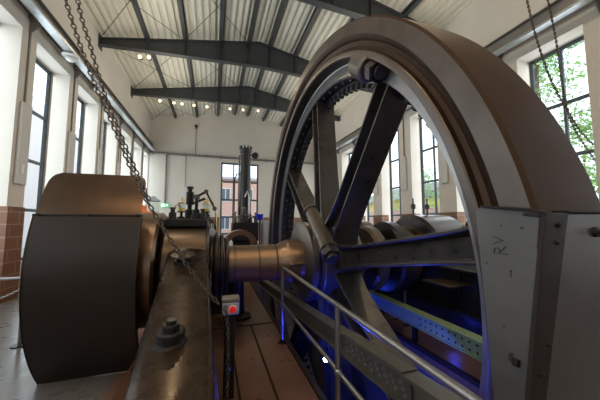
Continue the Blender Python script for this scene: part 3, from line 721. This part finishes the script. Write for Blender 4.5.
# ------------------------------------------------------------------ grey guard plates, lower right
gp = thing('guard_plates', 'scuffed grey riveted steel guard plates hiding the near edge of the flywheel', 'guard', (1.6, .8, 0))
gA, gB, gC = V((1.385, 1.12, 1.755)), V((1.352, .775, 1.712)), V((1.215, .80, .96))
gN = (gB - gA).cross(gC - gA).normalized()
if gN.x > 0: gN = -gN
def onP(u, v, lift=0.0):
    d = right * ((u - 300) / F) + up * (-(v - 200) / F) + fwd; o = V((0, 0, H)); t = (gA + gN * lift - o).dot(gN) / d.dot(gN); return o + d * t
cor = [(475, 209), (483, 206.5), (500, 207.5), (530, 210), (546, 213), (540, 300), (533, 400), (531, 470), (500, 470), (494, 400), (484, 300), (478, 240)]
cp_ = [onP(*c) for c in cor]
MB().prism(cp_, -gN * .018).build('lettered_plate', 'plate', gp, bevel=.004)
mb = MB()
for a, b in ((1, 3), (3, 4)): mb.bar(cp_[a] + gN * .006, cp_[b] + gN * .006, .03, .012)
mb.build('rusty_top_edge', 'platedark', gp, bevel=.002)
o = MB().bar(onP(524, 214, .006), onP(543, 216, .006), .012, .014, gN).bar(onP(542, 216, .006), onP(539.5, 249, .006), .012, .014, gN).build('corner_strap', 'platedark', gp)
def fr(pts, y, d, nm, mt, **k): return MB().prism([(a, y, b) for a, b in pts], (0, d, 0)).build(nm, mt, gp, **k)
yS = .755
sl = [onY(u, v, yS) for u, v in ((546, 212.5), (569, 213), (558.5, 300), (547, 400), (530, 400), (538, 300))]
sl = [(p.x, p.z) for p in sl]
bot = [(sl[3][0] - .04, 0), (sl[4][0] - .04, 0)]
fr(sl[:4] + bot + sl[4:], yS, .02, 'corner_angle', 'platedark', bevel=.004)
pf = [onY(u, v, yS) for u, v in ((567.5, 213.5), (556.5, 300), (545, 400))]
pf = [(p.x, p.z) for p in pf]
fr(pf + [(pf[2][0] - .04, 0), (2.36, 0), (2.36, pf[0][1] + .01)], yS + .008, .018, 'front_plate', 'plate', bevel=.004)
MB().box(pf[0][0], 2.36, yS - .004, yS + .06, pf[0][1] + .004, pf[0][1] + .016).build('top_flange', 'platedark', gp, bevel=.003)
for u, v, r in ((558, 225, .012), (557, 243, .010), (548, 345, .010), (541, 374, .012)): MB().spin([(0, r), (.006, r * .9), (.012, 0)], onY(u, v, yS), (0, -1, 0), 10).build('rivet', 'platedark', gp)
for dx in (0, .22, .44): MB().spin([(0, .024), (.012, .022), (.026, 0)], onY(594.5, 232, yS + .008) + V((dx, 0, 0)), (0, -1, 0), 12).build('domed_bolt', 'platedark', gp)
MB().bar(onP(513, 361, .008), onP(519, 364, .008), .03, .02, gN).build('latch', 'platedark', gp, bevel=.003)
def flat(u0, v0, u1, v1): return MB().prism([onP(u0, v0, .0008), onP(u1, v0, .0008), onP(u1, v1, .0008), onP(u0, v1, .0008)], gN * .0006)
for q in ((508.5, 353, 513, 361), (509.5, 270, 512, 272.2), (510.2, 272, 511.6, 277), (503, 325, 505, 327), (486, 262, 487.5, 264), (500, 225, 502, 226.5), (520, 227, 524, 229)): flat(*q).build('scuff_and_hole', 'paint', gp, smooth=0)  # scuffs, plus a hole drawn as a flat dark patch
def letter(name, strokes):
    mb = MB()
    for st_ in strokes:
        P = [onP(u, v, .001) for u, v in st_]
        for a, b in zip(P, P[1:]): mb.bar(a - (b - a) * .03, b + (b - a) * .03, .0045, .002, gN)
    mb.build(name, 'paint', gp, smooth=0)
letter('letter', [[(494.1, 252.8), (507.1, 254.2)], [(494.1, 252.8), (494.3, 249.2), (496, 247.8), (498.4, 248.2), (499.4, 250), (499.7, 253.2)], [(499.8, 252.2), (505.6, 246.9)]])
letter('letter', [[(492.3, 236), (502.9, 240.4), (492.8, 243.8)]])

# ------------------------------------------------------------------ arched pedestal behind the shaft, tall column, cabinet
t = thing('arch_pedestal', 'round-topped coppery bracket on a black pillar just behind the shaft', 'pedestal', (.44, 4.95, 0))
rings = []
for i in range(25):
    a = pi * i / 24; c_, s_ = cos(a), sin(a)
    rings.append([(.46 + r * c_, yy, 1.22 + r * s_) for r, yy in ((.22, 4.80), (.31, 4.80), (.31, 5.12), (.22, 5.12))])
MB().loft(rings).build('arch', 'copper', t)
MB().box(.12, .80, 4.82, 5.10, 1.10, 1.22).build('arch_base', 'black', t, bevel=.02)
MB().spin([(0, 0), (0, .24), (.04, .24), (.07, .12), (.75, .10), (.85, .2), (1.10, .24), (1.10, 0)], (.44, 4.96, 0), (0, 0, 1), 20).build('pillar', 'black', t)
col = thing('valve_column', 'tall dark vertical cylinder machine before the back wall window', 'machine', (1.0, 9.2, 0))
CX, CY = 1.0, 9.2
MB().spin([(0, 0), (0, .34), (.1, .34), (.12, .20), (1.7, .20), (1.7, .22), (4.05, .165), (4.05, .20), (4.16, .21), (4.2, .18), (4.2, 0)], (CX, CY, 0), (0, 0, 1), 28).build('column', 'dark', col)
for i in range(10):
    a = 2 * pi * i / 10; MB().cyl((CX + .19 * cos(a), CY + .19 * sin(a), 4.12), (CX + .19 * cos(a), CY + .19 * sin(a), 4.27), .025, n=6).build('crown_bolt', 'black', col)
MB().tube([(CX - .22, CY - .1, 1.66), (CX - .22, CY - .1, 3.9), (CX - .15, CY, 3.95)], .028, 8).build('side_pipe', 'hub', col)
MB().tube([(CX - .36, CY - .05, 1.66), (CX - .36, CY - .05, 3.1), (CX - .28, CY, 3.3), (CX - .2, CY, 3.3)], .022, 8).build('side_pipe', 'black', col)
MB().tube([(CX + .1, CY - .2, 1.66), (CX + .1, CY - .22, 2.5), (CX + .05, CY - .22, 2.7), (CX - .02, CY - .2, 2.5)], .03, 8).build('bent_pipe', 'railsteel', col)
o = MB().cyl((CX + .15, CY, 3.98), (CX + .36, CY, 3.98), .025, n=8).build('valve_stem', 'black', col)
MB().spin([(0, 0), (0, .1), (.05, .12), (.1, .1), (.1, 0)], (CX + .33, CY - .06, 3.98), (0, 1, 0), 16).build('handwheel', 'black', o)
MB().box(CX - .42, CX + .42, CY - .4, CY + .3, 1.05, 1.66).build('valve_chest', 'dark', col, bevel=.03)
MB().box(CX - .36, CX + .36, CY - .35, CY + .3, 0, 1.06).build('chest_base', 'black', col, bevel=.02)
for dx, dy, h in ((-.34, -.3, .34), (-.2, -.34, .24), (.0, -.36, .42), (.16, -.3, .26), (.33, -.3, .32), (-.08, -.3, .5)):
    o = MB().spin([(0, 0), (0, .06), (h * .5, .055), (h * .55, .03), (h * .9, .03), (h * .9, .055), (h, .05), (h, 0)], (CX + dx, CY + dy, 1.66), (0, 0, 1), 12).build('valve', 'hub' if dx < 0 else 'dark', col)
MB().tube([(CX - .34, CY - .36, 1.82), (CX - .1, CY - .42, 1.90), (CX + .2, CY - .42, 1.84), (CX + .4, CY - .36, 1.92)], .02, 6).build('cross_pipe', 'railsteel', col)
t = thing('control_cabinet', 'plain light grey control cabinet standing between column and flywheel', 'cabinet', (1.85, 8.9, 0))
MB().box(1.56, 2.02, 8.7, 9.2, .1, 1.72).build('cabinet_body', 'grey', t, bevel=.015)
MB().box(1.58, 2.0, 8.68, 8.70, .15, 1.68).build('door', 'grey', t, bevel=.005); MB().box(1.60, 2.0, 8.72, 9.18, 0, .1).build('plinth', 'black', t)
t = thing('blue_lamp', 'blue glass goblet-shaped lamp on a thin stand left of the cabinet', 'lamp', (1.40, 8.5, 0))
MB().cyl((1.40, 8.5, 0), (1.40, 8.5, 1.72), .022, n=10).build('stand', 'black', t); MB().spin([(0, 0), (0, .14), (.02, .14), (.03, 0)], (1.4, 8.5, 0), (0, 0, 1), 16).build('foot', 'black', t)
MB().spin([(0, 0), (0, .04), (.06, .09), (.20, .12), (.20, 0)], (1.40, 8.5, 1.72), (0, 0, 1), 18).build('glass_bowl', 'bluelens', t)
# oil box group left of the arch
t = thing('oil_pump', 'low brownish oil pump with small brass taps between bearing and tall column', 'pump', (.14, 5.4, 0))
MB().box(-.08, .40, 5.2, 5.7, 0, 1.18).build('tank', 'dark', t, bevel=.02)
MB().cyl((.02, 5.22, 1.28), (.02, 5.6, 1.28), .12, n=20).build('pump_barrel', 'copper', t)
MB().spin([(0, 0), (0, .07), (.16, .06), (.18, .03), (.28, .03), (.28, 0)], (-.02, 5.3, 1.36), (0, 0, 1), 14).build('pump_head', 'grey', t)
for dx in (.16, .26): MB().spin([(0, 0), (0, .04), (.12, .035), (.14, .06), (.2, .05), (.2, 0)], (dx, 5.35, 1.18), (0, 0, 1), 12).build('tap', 'hub', t)
# things near the left rear corner
t = thing('glass_case', 'grey glazed display case behind the guard lid at left', 'case', (-2.36, 12, 0))
MB().box(-2.6, -2.12, 11.8, 12.3, 0, 1.9).build('case_base', 'ductbox', t, bevel=.01)
MB().box(-2.58, -2.14, 11.82, 12.28, 1.9, 2.5).build('glazing', 'cupglass', t); MB().box(-2.6, -2.12, 11.8, 12.3, 2.5, 2.58).build('case_top', 'grey', t, bevel=.01)
MB().spin([(0, 0), (0, .14), (.1, .14), (.14, 0)], (-2.36, 12.05, 2.58), (0, 0, 1), 14).build('knob', 'grey', t)
t = thing('orange_machine', 'orange painted machine case glimpsed between guard and bearing', 'machine', (-2.1, 8.6, 0))
MB().box(-2.35, -1.65, 8.4, 9.2, .0, 1.98).build('case_body', 'orange', t, bevel=.03); MB().spin([(0, 0), (0, .16), (.16, .14), (.2, 0)], (-2.0, 8.7, 1.98), (0, 0, 1), 16).build('dome', 'orange', t); MB().box(-2.37, -1.63, 8.38, 9.22, .0, .3).build('skirt', 'black', t)

# ------------------------------------------------------------------ second engine beyond the wheel
e2 = thing('second_engine', 'black bed of the second engine seen through the flywheel spokes', 'engine', (3.9, 5, 0))
MB().box(3.40, 4.60, 1.2, 10, 0, .96).build('bed_frame', 'black', e2, bevel=.01)
MB().box(3.32, 4.68, 1.15, 10.05, .96, 1.0).build('bed_top_flange', 'dark', e2, bevel=.006)
MB().box(3.32, 3.42, 1.15, 10.05, .36, .41).build('bed_lower_flange', 'dark', e2, bevel=.006)
for i in range(12): MB().box(3.36, 3.41, 1.6 + .7 * i, 1.63 + .7 * i, .41, .96).build('bed_rib', 'black', e2)
MB().latheX([(3.42, .26), (3.42, .70), (3.46, .745), (4.16, .745), (4.2, .70), (4.2, .26)], YC, ZC, 48, R(-5), R(185)).build('bearing_cap', 'tread', e2)
MB().box(3.44, 4.18, 3.35, 4.8, .98, 1.12).build('bearing_block', 'dark', e2, bevel=.02)
MB().latheX([(3.34, .26), (3.34, .55), (3.41, .55), (3.41, .26)], YC, ZC, 48, R(0), pi).build('cap_ring', 'copper', e2)
for xx, s in ((3.62, .7), (3.95, .7)):
    o = MB().spin([(0, 0), (0, .04), (.05, .04), (.06, .018), (.14, .018), (.14, .045), (.22, .045), (.24, .015), (.34, .015), (.34, 0)], (xx, YC + .1, ZC + .72), (0, 0, 1), 14).build('oil_cup', 'hub', e2)
MB().box(4.22, 4.6, 3.2, 4.6, 1.0, 1.52).build('crank_case', 'white', e2, bevel=.03)
for yy, r in ((3.5, .13), (4.1, .11)): MB().sphere((4.3, yy, 1.62), r, n=14).build('ball_weight', 'black', e2)
o = MB().box(3.0, 3.40, 2.85, 3.35, .79, .81).build('step_plate', 'copper', e2, bevel=.004)
MB().bar((3.03, 3.1, .79), (3.38, 3.1, .52), .03, .03).build('step_bracket', 'black', o)
for i, yy in enumerate((6.2, 7.3)):
    MB().latheX([(3.5, .1), (3.5, .62 - .08 * i), (3.54, .66 - .08 * i), (3.8, .66 - .08 * i), (3.84, .62 - .08 * i), (3.84, .1)], yy, 1.05, 40).build('pulley', 'dark' if i else 'copper', e2)
for i, (yy, lb) in enumerate(((4.6, 'black iron pedestal under the far shaft end beyond the spokes'), )):
    t = thing('shaft_pedestal', lb, 'pedestal', (2.95, yy, 0)); MB().box(2.86, 3.06, yy - .1, yy + .1, 0, .55).build('pillar', 'black', t, bevel=.01); MB().box(2.78, 3.14, yy - .2, yy + .2, 0, .05).build('foot', 'black', t, bevel=.005)
g2 = thing('pit_girder', 'flat green painted girder on the far side of the pit, lit blue', 'girder', (2.72, 3.5, .12))
MB().box(2.66, 2.69, .8, 7.6, .26, .42).build('web', 'green', g2); MB().box(2.64, 2.80, .8, 7.6, .42, .435).build('top_flange', 'green', g2); MB().box(2.64, 2.80, .8, 7.6, .245, .26).build('bottom_flange', 'green', g2)
for i in range(10):
    for zz in (.30, .38): MB().spin([(0, .014), (.006, .012), (.01, 0)], (2.66, 2.2 + .09 * i, zz), (-1, 0, 0), 8).build('rivet', 'dark', g2)
for yy in (1.2, 3.2, 5.2, 7.2): MB().box(2.70, 2.76, yy - .03, yy + .03, 0, .245).build('girder_foot', 'black', g2)
t = thing('stanchion', 'thin steel stanchion on the floor beyond the green girder', 'post', (3.02, 3.9, 0))
MB().cyl((3.02, 3.75, 0), (3.02, 3.75, .98), .018, n=10).build('post', 'railsteel', t); MB().spin([(0, 0), (0, .06), (.012, .06), (.012, 0)], (3.02, 3.75, 0), (0, 0, 1), 14).build('foot', 'dark', t); MB().sphere((3.02, 3.75, .99), .03, n=10).build('ball_top', 'railsteel', t)

# ------------------------------------------------------------------ barrier along the left wall
t = thing('barrier_rail', 'low steel barrier rail with chain by the brick pier at far left', 'railing', (-2.6, 5.2, 0))
pA, pB = V((-2.46, 4.75, 0)), V((-3.25, 7.0, 0))
for p, h in ((pA, .92), (pB, .86)):
    o = MB().cyl(p, p + V((0, 0, h)), .022, n=12).build('post', 'railsteel', t); MB().spin([(0, 0), (0, .09), (.015, .09), (.015, 0)], p, (0, 0, 1), 14).build('foot', 'dark', o)
pC = V((-3.6, 5.2, 0))
MB().tube([pA + V((0, 0, .90)), (-3.0, 4.9, .88), pC + V((0, 0, .86))], .02, 10).build('rail', 'railsteel', t)
o = MB().cyl(pC, pC + V((0, 0, .88)), .022, n=12).build('post', 'railsteel', t); MB().spin([(0, 0), (0, .09), (.015, .09), (.015, 0)], pC, (0, 0, 1), 14).build('foot', 'dark', o)
mb = MB(); A_, B_ = pA + V((0, 0, .78)), pC + V((0, 0, .70))
for i in range(30):
    f = (i + .5) / 30; c = A_.lerp(B_, f) - V((0, 0, .28 * (1 - (2 * f - 1) ** 2) * .6)); d = (B_ - A_).normalized(); sd = V((0, 0, 1)) if i % 2 else V((0, 1, 0))
    mb.tube([c + d * (.024 * cos(q)) + sd * (.012 * sin(q)) for q in [2 * pi * j / 8 for j in range(8)]], .004, 4, True)
mb.build('barrier_chain', 'railsteel', t)

# ------------------------------------------------------------------ outside
struct(MB().box(-40, -4.92, -30, 70, -.5, -.2).box(8.37, 50, -30, 70, -.5, -.2).box(-4.92, 8.37, Y1 + .42, 70, -.5, -.2).box(-4.92, 8.37, -30, Y0 - .4, -.5, -.2).build('ground', 'ground', smooth=0))
t = thing('brick_building', 'red brick building with grey roof seen through the back wall window', 'building', (2, 33, -.2))
MB().box(-6, 12, 32, 40, -.2, 6.6).build('front_wall', 'redbrick', t, smooth=0)
MB().prism([(-6.4, 31.7, 6.6), (-6.4, 40, 6.6), (-6.4, 36, 7.6)], (18.8, 0, 0)).build('roof', 'roofgrey', t, smooth=0)
for xx in (-2.0, 0.7, 3.3, 5.9):
    for z0 in (.8, 4.0):
        o = MB().box(xx, xx + 1.1, 31.94, 32.05, z0, z0 + 1.6).build('window_frame', 'white', t); MB().box(xx + .08, xx + .5, 31.92, 31.96, z0 + .1, z0 + 1.5).box(xx + .6, xx + 1.02, 31.92, 31.96, z0 + .1, z0 + 1.5).build('pane', 'paneglass', o)
o = MB().box(-13.4, -13.0, -8, 44, -.2, 11).build('neighbour_building', 'whitebrick', smooth=0); tag(o, 'pale brick wall close outside the left windows', 'building')
t = thing('ochre_house', 'ochre yellow house beyond the trees outside the right windows', 'house', (24, 30, -.2))
MB().box(20, 28, 22, 34, -.2, 4.2).build('house_wall', 'ochre', t, smooth=0); MB().prism([(19.6, 21.6, 4.2), (28.4, 21.6, 4.2), (24, 21.6, 6.2)], (0, 12.8, 0)).build('roof', 'roofgrey', t, smooth=0)
for yy in (24, 27, 30): MB().box(19.94, 20.05, yy, yy + 1.2, 1.2, 3.0).build('house_window', 'paneglass', t)
o = MB().box(13.2, 13.45, 13, 36, -.2, 2.6).build('garden_wall', m_ if False else 'redbrick', smooth=0); tag(o, 'low red brick garden wall outside the far right windows', 'wall'); o['kind'] = 'thing'
def tree(x_, y_, h, cr, n, lb, seed):
    rnd = random.Random(seed)
    t = thing('birch_tree', lb, 'tree', (x_, y_, -.2), 'trees outside the right windows')
    mb = MB().tube([(x_, y_, -.2), (x_ + .1, y_, h * .4), (x_ - .05, y_ + .1, h * .75), (x_, y_, h)], .09, 8)
    tips = []
    for i in range(26):
        a = rnd.uniform(0, 2 * pi); z_ = h * rnd.uniform(.22, .95); L = cr * (1.15 - abs(z_ / h - .5)) * rnd.uniform(.6, 1.1)
        e = V((x_ + L * cos(a), y_ + L * sin(a), z_ + rnd.uniform(.0, .8))); mid = V((x_ + L * .5 * cos(a), y_ + L * .5 * sin(a), z_ + .3))
        mb.tube([(x_, y_, z_ - .3), mid, e], .016, 5); tips += [mid, e, (mid + e) / 2]
    mb.build('trunk', 'bark', t)
    lf = bmesh.new()
    for i in range(n):
        c = rnd.choice(tips) + V((rnd.gauss(0, .38), rnd.gauss(0, .38), rnd.gauss(-.1, .42)))
        a = V((rnd.gauss(0, 1), rnd.gauss(0, 1), rnd.gauss(0, 1))).normalized(); b = a.orthogonal().normalized(); s_ = rnd.uniform(.08, .14)
        vs = [lf.verts.new(p) for p in (c - a * s_, c + b * s_ * .55, c + a * s_, c - b * s_ * .55)]; lf.faces.new(vs)
    q = MB(); q.b.free(); q.b = lf; q.build('foliage', 'leaf', t, smooth=0)
tree(15.5, 8.6, 11.5, 2.6, 9000, 'green tree outside the large window at upper right', 3)
tree(18.6, 13.6, 9.5, 2.2, 3500, 'green tree outside, left of the one in the large right window', 4)
tree(17.5, 19.5, 6.0, 2.0, 3000, 'green tree in front of the ochre house outside the far right window', 5)
tree(17.0, 24.5, 6.0, 1.8, 1800, 'smaller green tree farthest back outside the right windows', 6)

# ------------------------------------------------------------------ light
w = bpy.data.worlds.new('sky'); SC.world = w; w.use_nodes = True; nt = w.node_tree
bg = nt.nodes['Background']; tc = nt.nodes.new('ShaderNodeTexCoord'); sx = nt.nodes.new('ShaderNodeSeparateXYZ'); cr = nt.nodes.new('ShaderNodeValToRGB')
nt.links.new(tc.outputs['Generated'], sx.inputs[0]); nt.links.new(sx.outputs['Z'], cr.inputs['Fac'])
cr.color_ramp.elements[0].position = 0; cr.color_ramp.elements[0].color = (.95, .97, 1, 1); cr.color_ramp.elements[1].position = .8; cr.color_ramp.elements[1].color = (.72, .84, 1, 1)
nt.links.new(cr.outputs['Color'], bg.inputs['Color']); bg.inputs['Strength'].default_value = 3.5
def light(name, kind, loc, energy, color, **k):
    l = bpy.data.lights.new(name, kind); l.energy = energy; l.color = color
    for a, b in k.items():
        if a not in ('rot',): setattr(l, a, b)
    o = bpy.data.objects.new(name, l); COL.objects.link(o); o.location = loc
    if 'rot' in k: o.rotation_euler = k['rot']
    return o
# daylight entering at each window
for i, (a, b) in enumerate(LW):
    light('daylight', 'AREA', (-4.55, (a + b) / 2, 3.4), 120 if a > 5.5 else 42, (.78, .91, 1), shape='RECTANGLE', size=5.0, size_y=b - a, rot=(0, -pi / 2, 0))
for i, (a, b) in enumerate(RW):
    light('daylight', 'AREA', (8.06, (a + b) / 2, 3.4), 85 if a > 3 else 45, (.88, .95, 1), shape='RECTANGLE', size=5.0, size_y=b - a, rot=(0, pi / 2, 0))
# added area lights without fixtures, facing up to brighten the roof
for xx in (XL + 2.2, XR - 2.2):
    light('added_roof_fill', 'AREA', (xx, 6.5, 6.6), 300, (1, .90, .74), shape='RECTANGLE', size=.6, size_y=22, rot=(0, pi, 0))
# added warm fill lights at rafter height, no fixtures modelled
for (xx, yy, e) in ((-1.3, 3.1, 80), (4.6, 3.1, 90), (-1.3, -2, 50), (3.0, -2, 40), (-1.3, 11.2, 100), (4.6, 11.2, 100)):
    light('added_warm_fill', 'AREA', (xx, yy, 7.9), e, (1, .80, .56), shape='DISK', size=.5)
for (xx, yy, zz, e) in ((-2.2, -.8, 6.6, 60), (1.2, -1.2, 7.4, 80), (-.4, 1.2, 7.8, 50)):  # unseen warm lights added to put highlights on the machines
    light('added_warm_fill', 'AREA', (xx, yy, zz), e, (1, .66, .36), shape='DISK', size=.35)
light('blue_pit_light', 'POINT', lp + V((.04, -.05, -.10)), 100, (.02, .05, 1), shadow_soft_size=.03)
light('blue_pit_light', 'POINT', (1.25, 4.2, -.35), 16, (.02, .05, 1), shadow_soft_size=.05)
light('blue_pit_light', 'POINT', (2.45, 4.6, .36), 9, (.02, .06, 1), shadow_soft_size=.05)
light('blue_pit_light', 'POINT', (3.2, 3.0, .25), 2, (.02, .06, 1), shadow_soft_size=.05)
light('blue_pit_light', 'POINT', (1.25, 2.4, -.6), 5, (.02, .05, 1), shadow_soft_size=.05)

vs = SC.view_settings; vs.view_transform = 'Standard'; vs.look = 'None'; vs.exposure = -0.7; vs.gamma = 1; vs.use_curve_mapping = False
SC.display_settings.display_device = 'sRGB'
SC.cycles.use_denoising = True
SC.cycles.max_bounces = 8; SC.cycles.diffuse_bounces = 4; SC.cycles.glossy_bounces = 4; SC.cycles.transparent_max_bounces = 12
SC.cycles.sample_clamp_indirect = 6; SC.cycles.caustics_reflective = False; SC.cycles.caustics_refractive = False
